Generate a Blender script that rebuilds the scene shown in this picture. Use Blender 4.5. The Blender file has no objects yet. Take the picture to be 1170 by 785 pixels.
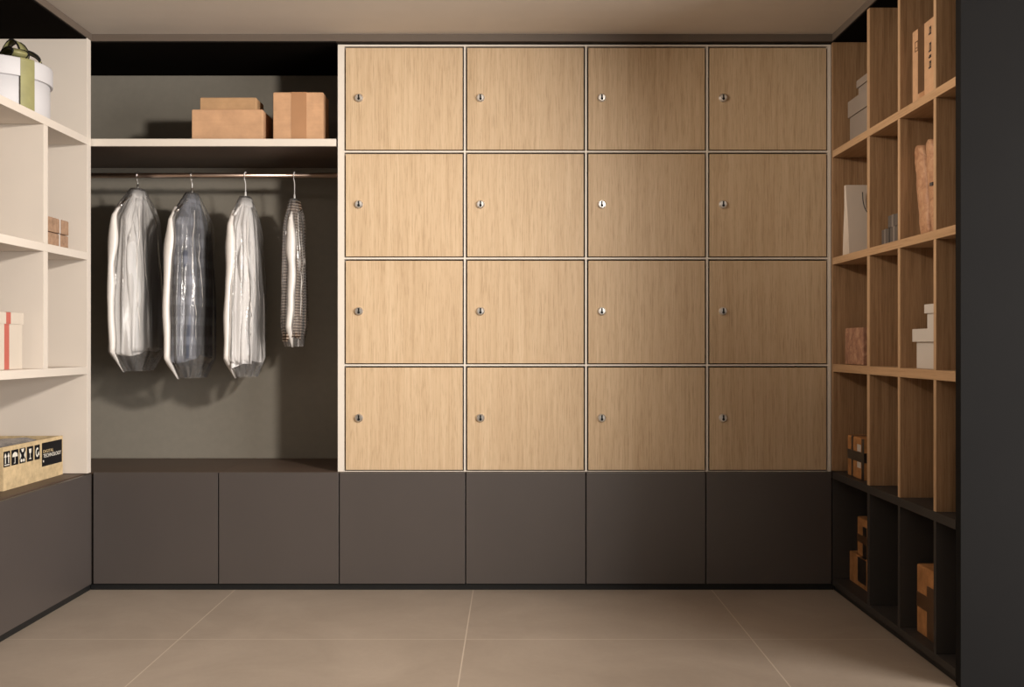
import bpy, bmesh, math, random
from mathutils import Vector, Matrix, noise

random.seed(7)
SC = bpy.context.scene
COL = SC.collection
R = math.radians
PI = math.pi

# ------------------------------------------------------------------ materials
def new_mat(name):
    m = bpy.data.materials.new(name); m.use_nodes = True
    nt = m.node_tree
    b = nt.nodes['Principled BSDF']
    return m, nt, b

def texco(nt, scale=(1, 1, 1), rnd=0.0):
    tc = nt.nodes.new('ShaderNodeTexCoord')
    mp = nt.nodes.new('ShaderNodeMapping'); mp.inputs['Scale'].default_value = scale
    if rnd:
        oi = nt.nodes.new('ShaderNodeObjectInfo')
        mul = nt.nodes.new('ShaderNodeVectorMath'); mul.operation = 'SCALE'
        mul.inputs[0].default_value = (7.3, 5.1, 3.7)
        ml = nt.nodes.new('ShaderNodeMath'); ml.operation = 'MULTIPLY'; ml.inputs[1].default_value = rnd
        nt.links.new(oi.outputs['Random'], ml.inputs[0]); nt.links.new(ml.outputs[0], mul.inputs['Scale'])
        ad = nt.nodes.new('ShaderNodeVectorMath'); ad.operation = 'ADD'
        nt.links.new(tc.outputs['Object'], ad.inputs[0]); nt.links.new(mul.outputs[0], ad.inputs[1])
        nt.links.new(ad.outputs[0], mp.inputs['Vector'])
    else:
        nt.links.new(tc.outputs['Object'], mp.inputs['Vector'])
    return mp.outputs['Vector']

def noise_fac(nt, vec, scale, detail=4, rough=0.55, dist=0.0):
    n = nt.nodes.new('ShaderNodeTexNoise')
    n.inputs['Scale'].default_value = scale; n.inputs['Detail'].default_value = detail
    n.inputs['Roughness'].default_value = rough; n.inputs['Distortion'].default_value = dist
    nt.links.new(vec, n.inputs['Vector'])
    return n.outputs['Fac']

def ramp(nt, fac, stops):
    r = nt.nodes.new('ShaderNodeValToRGB')
    e = r.color_ramp.elements
    e[0].position, e[0].color = stops[0][0], (*stops[0][1], 1)
    e[1].position, e[1].color = stops[-1][0], (*stops[-1][1], 1)
    for p, c in stops[1:-1]:
        k = e.new(p); k.color = (*c, 1)
    nt.links.new(fac, r.inputs['Fac'])
    return r.outputs['Color']

def mix(nt, a, b, fac, mode='MULTIPLY'):
    m = nt.nodes.new('ShaderNodeMix'); m.data_type = 'RGBA'; m.blend_type = mode
    if isinstance(fac, (int, float)): m.inputs['Factor'].default_value = fac
    else: nt.links.new(fac, m.inputs['Factor'])
    for s, v in (('A', a), ('B', b)):
        i = [k for k in m.inputs if k.name == s and k.type == 'RGBA'][0]
        if isinstance(v, tuple): i.default_value = (*v, 1)
        else: nt.links.new(v, i)
    return [k for k in m.outputs if k.type == 'RGBA'][0]

def bump(nt, b, fac, strength, dist=0.002):
    bp = nt.nodes.new('ShaderNodeBump'); bp.inputs['Strength'].default_value = strength
    bp.inputs['Distance'].default_value = dist
    nt.links.new(fac, bp.inputs['Height']); nt.links.new(bp.outputs['Normal'], b.inputs['Normal'])

def plain(name, col, rough=0.6, metal=0.0, var=0.04, vscale=6.0, spec=0.5):
    m, nt, b = new_mat(name)
    f = noise_fac(nt, texco(nt), vscale, 3)
    lo = tuple(c * (1 - var) for c in col); hi = tuple(min(1, c * (1 + var)) for c in col)
    nt.links.new(ramp(nt, f, [(0.3, lo), (0.7, hi)]), b.inputs['Base Color'])
    b.inputs['Roughness'].default_value = rough; b.inputs['Metallic'].default_value = metal
    b.inputs['Specular IOR Level'].default_value = spec
    return m

def oak(name, dark, mid, light, rough=0.5, horizontal=None):
    m, nt, b = new_mat(name)
    if horizontal == 'y': s1, s2, s3 = (26, 1.0, 26), (150, 4.0, 150), (5, 0.5, 5)
    else: s1, s2, s3 = (60, 60, 1.6), (240, 240, 9.0), (11, 11, 0.7)
    f1 = noise_fac(nt, texco(nt, s1, 1.0), 1.0, 5, 0.6, 0.4)
    f2 = noise_fac(nt, texco(nt, s2, 1.0), 1.0, 3, 0.7)
    f3 = noise_fac(nt, texco(nt, s3, 1.0), 1.0, 2, 0.5)
    c1 = ramp(nt, f1, [(0.28, dark), (0.5, mid), (0.72, light)])
    c2 = ramp(nt, f2, [(0.33, (0.72, 0.68, 0.63)), (0.50, (1, 1, 1))])
    c3 = ramp(nt, f3, [(0.3, (0.93, 0.91, 0.89)), (0.7, (1, 1, 1))])
    nt.links.new(mix(nt, mix(nt, c1, c2, 0.8), c3, 0.9), b.inputs['Base Color'])
    b.inputs['Roughness'].default_value = rough; b.inputs['Specular IOR Level'].default_value = 0.3
    bump(nt, b, f2, 0.12, 0.001)
    return m

def cardboard(name, col, var=0.10, scale=14, rough=0.8):
    m, nt, b = new_mat(name)
    f = noise_fac(nt, texco(nt, (1, 1, 1), 1.0), scale, 4, 0.6)
    f2 = noise_fac(nt, texco(nt, (4, 4, 160)), 1.0, 2)
    lo = tuple(c * (1 - var) for c in col); hi = tuple(min(1, c * (1 + var)) for c in col)
    c = mix(nt, ramp(nt, f, [(0.32, lo), (0.68, hi)]), ramp(nt, f2, [(0.3, (0.93, 0.92, 0.9)), (0.7, (1, 1, 1))]), 0.6)
    nt.links.new(c, b.inputs['Base Color'])
    b.inputs['Roughness'].default_value = rough; b.inputs['Specular IOR Level'].default_value = 0.2
    bump(nt, b, f, 0.15, 0.002)
    return m

M = {}
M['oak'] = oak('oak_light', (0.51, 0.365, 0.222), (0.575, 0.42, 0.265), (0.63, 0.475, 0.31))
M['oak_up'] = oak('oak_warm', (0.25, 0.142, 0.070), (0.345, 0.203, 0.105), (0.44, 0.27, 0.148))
M['oak_shelf'] = oak('oak_warm_lengthwise', (0.42, 0.255, 0.135), (0.50, 0.31, 0.17), (0.57, 0.37, 0.21), horizontal='y')
M['oak_lit'] = oak('oak_painted_lit', (0.43, 0.265, 0.145), (0.51, 0.325, 0.185), (0.58, 0.385, 0.23))  # paler copy of the upright oak, for lit front edges
M['white'] = plain('cream_laminate', (0.66, 0.59, 0.515), 0.55, var=0.015, vscale=3)
M['frame'] = plain('cream_frame', (0.68, 0.615, 0.535), 0.5, var=0.01)
M['dark'] = plain('dark_laminate', (0.060, 0.0485, 0.0435), 0.40, var=0.05, vscale=2.5, spec=0.95)
M['shade_black'] = plain('painted_shade', (0.010, 0.0085, 0.0072), 0.9, var=0.05, spec=0.0)  # near-black standing in for shade under the top boards
M['dark_right'] = plain('black_brown_laminate', (0.040, 0.034, 0.030), 0.55, var=0.05, vscale=2.5, spec=0.3)
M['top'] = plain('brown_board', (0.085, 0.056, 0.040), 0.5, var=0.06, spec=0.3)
M['end'] = plain('charcoal_panel', (0.0105, 0.0099, 0.0097), 0.7, var=0.05, vscale=2.5, spec=0.08)
M['plinth'] = plain('black_plinth', (0.010, 0.010, 0.010), 0.45, var=0.05, spec=0.3)
M['greyback'] = plain('grey_green_panel', (0.225, 0.202, 0.165), 0.7, var=0.03, vscale=30, spec=0.2)
M['ceiling'] = plain('taupe_plaster', (0.62, 0.56, 0.495), 0.9, var=0.015, spec=0.1)
M['wall'] = plain('warm_wall', (0.42, 0.37, 0.31), 0.9, var=0.02, spec=0.1)
M['fascia'] = plain('brown_trim', (0.115, 0.088, 0.068), 0.5, var=0.03)
M['chrome'] = plain('chrome', (0.80, 0.77, 0.73), 0.34, 1.0, var=0.01)
M['rail'] = plain('copper_rail', (0.62, 0.47, 0.38), 0.3, 1.0, var=0.02)
M['black'] = plain('matt_black', (0.010, 0.009, 0.008), 0.6, var=0.02, spec=0.2)
M['steel'] = plain('hook_steel', (0.72, 0.70, 0.68), 0.3, 1.0, var=0.01)
M['hangerwhite'] = plain('white_plastic', (0.72, 0.70, 0.68), 0.4, var=0.01)
M['card'] = cardboard('kraft_card', (0.55, 0.325, 0.185))
M['card_b'] = cardboard('kraft_card_deep', (0.47, 0.285, 0.15))
M['card_tan'] = cardboard('pale_kraft', (0.54, 0.41, 0.24), 0.16, 30)
M['card_brown'] = cardboard('brown_card', (0.34, 0.215, 0.14), 0.22, 40)
M['card_orange'] = cardboard('orange_kraft', (0.43, 0.20, 0.075), 0.25)
M['tape'] = plain('brown_tape', (0.42, 0.22, 0.11), 0.35, var=0.06)
M['tape_dark'] = plain('dark_tape', (0.11, 0.055, 0.025), 0.35, var=0.12)
M['tape_black'] = plain('black_tape', (0.028, 0.020, 0.015), 0.35, var=0.15)
M['silver'] = plain('pale_string', (0.62, 0.58, 0.55), 0.35, var=0.05)
M['boxwhite'] = plain('white_card', (0.56, 0.545, 0.555), 0.6, var=0.012)
M['boxgrey'] = plain('grey_card', (0.275, 0.222, 0.182), 0.65, var=0.03)
M['boxslate'] = plain('slate_card', (0.10, 0.082, 0.07), 0.65, var=0.03)
M['slate_ribbon'] = plain('slate_ribbon', (0.19, 0.16, 0.14), 0.4, var=0.03)
M['boxcream'] = plain('cream_card', (0.57, 0.50, 0.42), 0.65, var=0.02)
M['boxivory'] = plain('ivory_card', (0.56, 0.50, 0.44), 0.6, var=0.015)
M['paperbag'] = plain('white_paper', (0.60, 0.50, 0.41), 0.5, var=0.02)
M['red'] = plain('red_ribbon', (0.47, 0.12, 0.09), 0.45, var=0.06)
M['olive'] = plain('olive_ribbon', (0.26, 0.245, 0.105), 0.45, var=0.10, vscale=20)
M['labelblack'] = plain('label_black', (0.010, 0.009, 0.010), 0.8, var=0.05, spec=0.1)
M['symbol'] = plain('label_white', (0.72, 0.68, 0.60), 0.6, var=0.02)
M['gold'] = plain('label_gold', (0.60, 0.45, 0.24), 0.6, var=0.1, vscale=60)
M['ink'] = plain('ink', (0.03, 0.02, 0.015), 0.7, var=0.05)
M['cord'] = plain('dark_cord', (0.06, 0.05, 0.045), 0.7, var=0.05)
M['film'] = plain('grey_film', (0.15, 0.14, 0.145), 0.22, var=0.5, vscale=9)
M['seam'] = plain('white_edge_and_highlight', (0.70, 0.66, 0.62), 0.35, var=0.02)  # also colours the painted crease highlights

def copper_pattern():
    m, nt, b = new_mat('embossed_copper_paper')
    v = nt.nodes.new('ShaderNodeTexVoronoi'); v.inputs['Scale'].default_value = 26
    vec = texco(nt)
    f = noise_fac(nt, vec, 18, 3, 0.6, 1.5)
    nt.links.new(vec, v.inputs['Vector'])
    c = ramp(nt, f, [(0.38, (0.26, 0.125, 0.075)), (0.52, (0.36, 0.18, 0.11)), (0.66, (0.47, 0.27, 0.165))])
    nt.links.new(mix(nt, c, ramp(nt, v.outputs['Distance'], [(0.0, (0.72, 0.72, 0.72)), (0.3, (1, 1, 1))]), 0.7), b.inputs['Base Color'])
    b.inputs['Roughness'].default_value = 0.5
    bump(nt, b, f, 0.5, 0.006)
    return m
M['copper'] = copper_pattern()

def kraft_crumple():
    m, nt, b = new_mat('crumpled_kraft')
    vec = texco(nt, (1, 1, 1), 1.0)
    f = noise_fac(nt, vec, 26, 5, 0.65, 0.8)
    nt.links.new(ramp(nt, f, [(0.35, (0.34, 0.165, 0.085)), (0.5, (0.45, 0.235, 0.125)), (0.68, (0.54, 0.315, 0.18))]), b.inputs['Base Color'])
    b.inputs['Roughness'].default_value = 0.55
    bump(nt, b, f, 0.7, 0.008)
    return m
M['crumple'] = kraft_crumple()

def floor_mat():
    m, nt, b = new_mat('stone_tiles')
    T, X0, Y0 = 1.137, -1.322, -0.831
    tc = nt.nodes.new('ShaderNodeTexCoord')
    sp = nt.nodes.new('ShaderNodeSeparateXYZ'); nt.links.new(tc.outputs['Object'], sp.inputs[0])
    def line(out, off):
        a = nt.nodes.new('ShaderNodeMath'); a.operation = 'SUBTRACT'; a.inputs[1].default_value = off - T / 2
        nt.links.new(out, a.inputs[0])
        w = nt.nodes.new('ShaderNodeMath'); w.operation = 'FLOORED_MODULO'; w.inputs[1].default_value = T
        nt.links.new(a.outputs[0], w.inputs[0])
        s = nt.nodes.new('ShaderNodeMath'); s.operation = 'SUBTRACT'; s.inputs[1].default_value = T / 2
        nt.links.new(w.outputs[0], s.inputs[0])
        ab = nt.nodes.new('ShaderNodeMath'); ab.operation = 'ABSOLUTE'; nt.links.new(s.outputs[0], ab.inputs[0])
        lt = nt.nodes.new('ShaderNodeMath'); lt.operation = 'LESS_THAN'; lt.inputs[1].default_value = 0.0024
        nt.links.new(ab.outputs[0], lt.inputs[0])
        return lt.outputs[0]
    mx = nt.nodes.new('ShaderNodeMath'); mx.operation = 'MAXIMUM'
    nt.links.new(line(sp.outputs['X'], X0), mx.inputs[0]); nt.links.new(line(sp.outputs['Y'], Y0), mx.inputs[1])
    f = noise_fac(nt, texco(nt), 2.2, 6, 0.62, 0.6)
    f2 = noise_fac(nt, texco(nt), 40, 3, 0.6)
    c = ramp(nt, f, [(0.3, (0.30, 0.242, 0.19)), (0.7, (0.365, 0.298, 0.238))])
    c = mix(nt, c, ramp(nt, f2, [(0.3, (0.95, 0.95, 0.95)), (0.7, (1, 1, 1))]), 0.8)
    c = mix(nt, c, (0.50, 0.42, 0.335), mx.outputs[0], 'MIX')
    nt.links.new(c, b.inputs['Base Color'])
    b.inputs['Roughness'].default_value = 0.42; b.inputs['Specular IOR Level'].default_value = 0.35
    return m
M['floor'] = floor_mat()

def cloth(name, kind):
    m, nt, b = new_mat(name)
    b.inputs['Roughness'].default_value = 0.75; b.inputs['Specular IOR Level'].default_value = 0.2
    if kind == 'white':
        f = noise_fac(nt, texco(nt, (20, 20, 1.5)), 1.0, 3)
        c = ramp(nt, f, [(0.3, (0.62, 0.605, 0.60)), (0.7, (0.75, 0.735, 0.725))])
    elif kind == 'grey':
        f = noise_fac(nt, texco(nt, (18, 18, 1.2)), 1.0, 3)
        c = ramp(nt, f, [(0.3, (0.50, 0.485, 0.475)), (0.7, (0.64, 0.625, 0.61))])
    elif kind == 'plaid':
        cols = None
        for ax, sc, ph in (('Z', 3.2, 0.0), ('Y', 5.5, 1.0)):
            w = nt.nodes.new('ShaderNodeTexWave'); w.bands_direction = ax; w.wave_profile = 'SIN'
            w.inputs['Scale'].default_value = sc; w.inputs['Phase Offset'].default_value = ph
            nt.links.new(texco(nt), w.inputs['Vector'])
            k = ramp(nt, w.outputs['Fac'], [(0.45, (0.066, 0.073, 0.094)), (0.8, (0.20, 0.215, 0.255))])
            cols = k if cols is None else mix(nt, cols, k, 0.5, 'MIX')
        f = noise_fac(nt, texco(nt, (16, 16, 1.5)), 1.0, 2)
        c = mix(nt, cols, ramp(nt, f, [(0.4, (0.75, 0.75, 0.78)), (0.62, (1.5, 1.45, 1.42))]), 1.0)
    else:
        w = nt.nodes.new('ShaderNodeTexWave'); w.bands_direction = 'Z'; w.wave_profile = 'SIN'
        w.inputs['Scale'].default_value = 22.0; w.inputs['Distortion'].default_value = 1.2
        w.inputs['Detail'].default_value = 1.0; w.inputs['Detail Scale'].default_value = 2.0
        nt.links.new(texco(nt), w.inputs['Vector'])
        c = ramp(nt, w.outputs['Fac'], [(0.62, (0.075, 0.043, 0.027)), (0.88, (0.42, 0.34, 0.27))])
    nt.links.new(c, b.inputs['Base Color'])
    return m
M['cloth_grey'] = cloth('pale_grey_cotton', 'grey')
M['cloth_plaid'] = cloth('blue_grey_plaid', 'plaid')
M['cloth_white'] = cloth('white_cotton', 'white')
M['cloth_stripe'] = cloth('brown_striped_knit', 'stripe')

def plastic():
    m = bpy.data.materials.new('clear_plastic'); m.use_nodes = True
    nt = m.node_tree; nt.nodes.clear()
    out = nt.nodes.new('ShaderNodeOutputMaterial')
    tr = nt.nodes.new('ShaderNodeBsdfTransparent'); tr.inputs[0].default_value = (0.93, 0.92, 0.91, 1)
    gl = nt.nodes.new('ShaderNodeBsdfGlossy'); gl.inputs['Roughness'].default_value = 0.16
    gl.inputs['Color'].default_value = (1.0, 0.98, 0.96, 1)
    df = nt.nodes.new('ShaderNodeBsdfDiffuse'); df.inputs[0].default_value = (0.75, 0.73, 0.72, 1)
    fr = nt.nodes.new('ShaderNodeFresnel'); fr.inputs['IOR'].default_value = 1.33
    f = noise_fac(nt, texco(nt, (1, 1, 0.35)), 24, 3, 0.6, 1.0)
    bp = nt.nodes.new('ShaderNodeBump'); bp.inputs['Strength'].default_value = 0.5; bp.inputs['Distance'].default_value = 0.008
    nt.links.new(f, bp.inputs['Height'])
    nt.links.new(bp.outputs[0], gl.inputs['Normal']); nt.links.new(bp.outputs[0], fr.inputs['Normal'])
    m1 = nt.nodes.new('ShaderNodeMixShader'); m1.inputs[0].default_value = 0.11
    nt.links.new(tr.outputs[0], m1.inputs[1]); nt.links.new(df.outputs[0], m1.inputs[2])
    m2 = nt.nodes.new('ShaderNodeMixShader')
    nt.links.new(fr.outputs[0], m2.inputs[0]); nt.links.new(m1.outputs[0], m2.inputs[1]); nt.links.new(gl.outputs[0], m2.inputs[2])
    nt.links.new(m2.outputs[0], out.inputs['Surface'])
    return m
M['plastic'] = plastic()

# ------------------------------------------------------------------ mesh helpers
def bx(bm, x0, x1, y0, y1, z0, z1, bev=0.0, mi=0):
    r = bmesh.ops.create_cube(bm, size=1.0)
    vs = r['verts']
    for v in vs:
        v.co = Vector(((x0 + x1) / 2 + v.co.x * (x1 - x0), (y0 + y1) / 2 + v.co.y * (y1 - y0), (z0 + z1) / 2 + v.co.z * (z1 - z0)))
    fs = {f for v in vs for f in v.link_faces}
    for f in fs: f.material_index = mi
    if bev > 0:
        es = list({e for v in vs for e in v.link_edges})
        rr = bmesh.ops.bevel(bm, geom=es, offset=bev, segments=2, profile=0.5, affect='EDGES')
        for f in rr['faces']: f.material_index = mi
    return vs

def tube(bm, pts, rad, n=10, cap=True, mi=0):
    pts = [Vector(p) for p in pts]
    rings = []
    up = Vector((0, 0, 1))
    for i, p in enumerate(pts):
        t = (pts[min(i + 1, len(pts) - 1)] - pts[max(i - 1, 0)]).normalized()
        a = t.cross(up)
        if a.length < 1e-3: a = t.cross(Vector((1, 0, 0)))
        a.normalize(); b = t.cross(a)
        r = rad[i] if isinstance(rad, (list, tuple)) else rad
        rings.append([bm.verts.new(p + r * (math.cos(2 * PI * k / n) * a + math.sin(2 * PI * k / n) * b)) for k in range(n)])
    for i in range(len(rings) - 1):
        for k in range(n):
            f = bm.faces.new((rings[i][k], rings[i][(k + 1) % n], rings[i + 1][(k + 1) % n], rings[i + 1][k])); f.smooth = True; f.material_index = mi
    if cap:
        for rg in (rings[0], rings[-1]):
            f = bm.faces.new(rg); f.material_index = mi

def lathe(bm, prof, n=64, cx=0, cy=0, mi=0, smooth=True):
    rings = []
    for r, z in prof:
        if r < 1e-6: rings.append([bm.verts.new((cx, cy, z))])
        else: rings.append([bm.verts.new((cx + r * math.cos(2 * PI * k / n), cy + r * math.sin(2 * PI * k / n), z)) for k in range(n)])
    for i in range(len(rings) - 1):
        A, B = rings[i], rings[i + 1]
        for k in range(n):
            if len(A) == 1: vs = (A[0], B[k], B[(k + 1) % n])
            elif len(B) == 1: vs = (A[k], A[(k + 1) % n], B[0])
            else: vs = (A[k], A[(k + 1) % n], B[(k + 1) % n], B[k])
            f = bm.faces.new(vs); f.material_index = mi
            f.smooth = smooth and abs(prof[i][0] - prof[i + 1][0]) < 0.6 * abs(prof[i][1] - prof[i + 1][1])

def obj(name, bm, mats, parent=None, loc=(0, 0, 0), recalc=True):
    if recalc: bmesh.ops.recalc_face_normals(bm, faces=bm.faces)
    me = bpy.data.meshes.new(name); bm.to_mesh(me); bm.free()
    for m in (mats if isinstance(mats, (list, tuple)) else [mats]): me.materials.append(m)
    o = bpy.data.objects.new(name, me); COL.objects.link(o)
    o.location = loc
    if parent is not None: o.parent = parent
    return o

def box_obj(name, dims, m, parent=None, bev=0.0015, org=None):
    """dims in world; org = origin to subtract (the thing's base)"""
    bm = bmesh.new()
    ox, oy, oz = org if org else (0, 0, 0)
    x0, x1, y0, y1, z0, z1 = dims
    bx(bm, x0 - ox, x1 - ox, y0 - oy, y1 - oy, z0 - oz, z1 - oz, bev)
    return obj(name, bm, m, parent)

def centred(name, dims, m, parent=None, bev=0.0015, org=(0, 0, 0)):
    x0, x1, y0, y1, z0, z1 = dims
    c = ((x0 + x1) / 2, (y0 + y1) / 2, (z0 + z1) / 2)
    bm = bmesh.new(); bx(bm, x0 - c[0], x1 - c[0], y0 - c[1], y1 - c[1], z0 - c[2], z1 - c[2], bev)
    return obj(name, bm, m, parent, (c[0] - org[0], c[1] - org[1], c[2] - org[2]))

def tag(o, label, cat, group=None):
    o['label'] = label; o['category'] = cat
    if group: o['group'] = group
    return o

def thing(name, label, cat, loc, group=None, rz=0):
    o = bpy.data.objects.new(name, None); COL.objects.link(o); o.location = loc; o.rotation_euler = (0, 0, rz)
    o.empty_display_size = 0.1
    return tag(o, label, cat, group)

def struct(name, dims, m, bev=0.0):
    o = box_obj(name, dims, m, None, bev); o['kind'] = 'structure'
    return o

# ------------------------------------------------------------------ room constants (metres; y=0 is the front of the back cabinets)
XL, XR = -2.0, 1.525
ZT, ZC = 2.615, 2.648
ZB = 0.561

struct('floor', (-2.7, 4.6, -8.0, 0.85, -0.12, 0.0), M['floor'])
struct('ceiling', (-2.7, 4.6, -8.0, 0.85, ZC + 0.001, ZC + 0.12), M['ceiling'])
struct('wall_back', (-2.7, 2.25, 0.70, 0.85, 0.0, ZC), M['wall'])
struct('wall_left', (-2.7, -2.56, -8.0, 0.70, 0.0, ZC), M['wall'])
struct('wall_right', (2.10, 2.25, -1.42, 0.70, 0.0, ZC), M['wall'])
# boards over the units: their front edges frame the ceiling
struct('trim_1', (XL, XR, 0.0, 0.66, ZT, ZC), M['fascia'])
struct('trim_2', (-2.52, XL, -1.96, 0.66, ZT, ZC), M['fascia'])
struct('trim_3', (XR, 2.08, -1.43, 0.66, ZT, ZC), M['fascia'])
# recessed black plinths
struct('baseboard_back', (XL - 0.01, XR + 0.01, 0.012, 0.05, 0.0, 0.030), M['plinth'])
struct('baseboard_left', (-2.05, XL - 0.012, -1.95, 0.01, 0.0, 0.030), M['plinth'])
struct('baseboard_right', (XR + 0.012, XR + 0.05, -1.38, 0.01, 0.0, 0.026), M['plinth'])

# ------------------------------------------------------------------ base cabinets along the back
gaps = [XL + 0.004, -1.398, -0.823, -0.221, 0.352, 0.923, XR - 0.001]
base_labels = [
    'dark brown flat-fronted base cabinet in the left corner under the hanging shirts',
    'dark brown flat-fronted base cabinet under the right half of the open wardrobe',
    'dark brown flat-fronted base cabinet under the first locker column',
    'dark brown flat-fronted base cabinet under the second locker column',
    'dark brown flat-fronted base cabinet under the third locker column',
    'dark brown flat-fronted base cabinet under the fourth locker column, by the oak shelves']
for i in range(6):
    a, b = gaps[i], gaps[i + 1]
    org = ((a + b) / 2, 0.30, 0.031)
    t = thing('base_cabinet', base_labels[i], 'cabinet', org, 'base cabinets along the back wall')
    box_obj('body', (a + 0.0005 - (0.5 if i == 0 else 0), b - 0.0005, 0.022, 0.62, 0.031, ZB - 0.018), M['dark'], t, 0.0008, org)
    box_obj('top_board', (a + 0.0005 - (0.5 if i == 0 else 0), b - 0.0005, 0.021, 0.62, ZB - 0.0178, ZB), M['top'], t, 0.0006, org)
    box_obj('door', (a + 0.003, b - 0.003, 0.0, 0.0195, 0.0315, ZB - 0.001), M['dark'], t, 0.001, org)

# base cabinet under the cream shelving
org = (-2.25, -0.98, 0.031)
t = thing('base_cabinet', 'long dark grey-brown base cabinet along the left wall carrying the cream shelves', 'cabinet', org)
box_obj('body', (-2.52, XL - 0.022, -1.95, -0.004, 0.031, ZB - 0.018), M['dark'], t, 0.0008, org)
box_obj('top_board', (-2.52, XL - 0.021, -1.95, -0.004, ZB - 0.0178, ZB), M['top'], t, 0.0006, org)
box_obj('door', (XL - 0.0195, XL, -0.99, -0.004, 0.0315, ZB - 0.0055), M['dark'], t, 0.001, org)
box_obj('door', (XL - 0.0195, XL, -1.95, -0.996, 0.0315, ZB - 0.001), M['dark'], t, 0.001, org)

# ------------------------------------------------------------------ cream shelving on the left
org = (-2.26, -1.0, ZB)
t = thing('shelving_unit', 'cream open shelving unit with deep shelves along the left wall', 'shelves', org)
ZS1, ZS2, ZS3 = (2.112, 2.147), (1.569, 1.604), (1.031, 1.067)
box_obj('end_panel', (-2.52, XL, -0.055, -0.012, ZB + 0.002, ZT - 0.001), M['white'], t, 0.001, org)
box_obj('end_panel', (-2.52, XL, -1.95, -1.907, ZB + 0.002, ZT - 0.001), M['white'], t, 0.001, org)
box_obj('back_panel', (-2.545, -2.521, -1.95, -0.012, ZB + 0.002, ZT - 0.001), M['white'], t, 0.0, org)
for z0, z1 in (ZS1, ZS2, ZS3):
    box_obj('shelf', (-2.52, XL, -1.9065, -0.0555, z0, z1), M['white'], t, 0.001, org)
for z0, z1 in ((ZS2[1], ZS1[0]), (ZS3[1], ZS2[0])):
    for y in (-0.513, -0.970, -1.430):
        box_obj('divider', (-2.52, XL - 0.0008, y, y + 0.041, z0 + 0.0003, z1 - 0.0003), M['white'], t, 0.0008, org)

# ------------------------------------------------------------------ open wardrobe
org = (-1.42, 0.3, ZB)
t = thing('open_wardrobe', 'open wardrobe bay with grey-green back, cream shelf and copper hanging rail', 'wardrobe', org)
WX0, WX1 = -2.50, -0.8385
box_obj('back_panel', (WX0, WX1, 0.621, 0.640, ZB + 0.001, ZT - 0.001), M['greyback'], t, 0.0, org)
box_obj('shade_sheet', (WX0, WX1, 0.004, 0.620, ZT - 0.006, ZT - 0.0005), M['shade_black'], t, 0.0, org)  # black sheet added for the shade under the top board
box_obj('shelf', (WX0, WX1, 0.0125, 0.620, 2.115, 2.150), M['top'], t, 0.0, org)  # dark board colour stands in for the shade under the shelf
box_obj('shelf_edge', (WX0, WX1, 0.0, 0.012, 2.115, 2.150), M['frame'], t, 0.001, org)['label'] = 'cream front edge of the shelf, its board painted dark for shade'
YR, ZR = 0.30, 2.0236
bm = bmesh.new(); tube(bm, [(WX0 + 0.004 - org[0], YR - org[1], ZR - org[2]), (WX1 - 0.004 - org[0], YR - org[1], ZR - org[2])], 0.0130, 20)
obj('hanging_rail', bm, M['rail'], t)
bm = bmesh.new(); tube(bm, [(WX1 - 0.010 - org[0], YR - org[1], ZR - org[2]), (WX1 - 0.0005 - org[0], YR - org[1], ZR - org[2])], 0.019, 20)
obj('rail_socket', bm, M['chrome'], t)

# black sheet painting the shade under the board over the cream shelves
o = struct('trim_shade', (-2.52, XL - 0.004, -1.906, -0.056, ZT - 0.006, ZT - 0.0005), M['shade_black'])

# ------------------------------------------------------------------ locker bank
LY = 0.02
SCL = 1200 / 5.02
def LX(px): return (px - 585) / SCL
def LZ(py): return 1.169 + (394 - py) / SCL
org = (LX(668), 0.3, ZB)
t = thing('locker_cabinet', 'oak-fronted locker cabinet, sixteen doors in a cream frame on the dark base', 'lockers', org)
vx = [(386, 393.3), (530.0, 532.1), (668.5, 670.6), (807.0, 809.1), (945.8, 949.4)]
hy = [(51.0, 53.0), (172.3, 174.2), (294.3, 296.2), (416.4, 418.3), (538.2, 539.6)]
bm = bmesh.new()
ztop, zbot = LZ(51), ZB + 0.0015
for a, b in vx:
    bx(bm, LX(a) - org[0], LX(b) - org[0], LY - org[1], 0.60 - org[1], zbot - org[2], ztop - org[2])
for (ya, yb) in hy:
    z1, z0 = LZ(ya), max(LZ(yb), zbot + 0.0002)
    if z1 - z0 < 0.003: z0, z1 = zbot + 0.0002, zbot + 0.0045
    for k in range(4):
        bx(bm, LX(vx[k][1]) + 0.00005 - org[0], LX(vx[k + 1][0]) - 0.00005 - org[0], LY + 0.0005 - org[1], 0.60 - org[1], z0 - org[2], z1 - org[2])
obj('frame', bm, M['frame'], t)
box_obj('back_panel', (LX(386), LX(949.4), 0.601, 0.62, zbot, ztop), M['dark'], t, 0.0, org)
rows = [(54.6, 171.0), (175.9, 293.1), (297.9, 415.2), (420.0, 537.0)]
cols = [(394.9, 528.5), (533.8, 666.9), (672.3, 805.4), (810.8, 944.3)]
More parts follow.
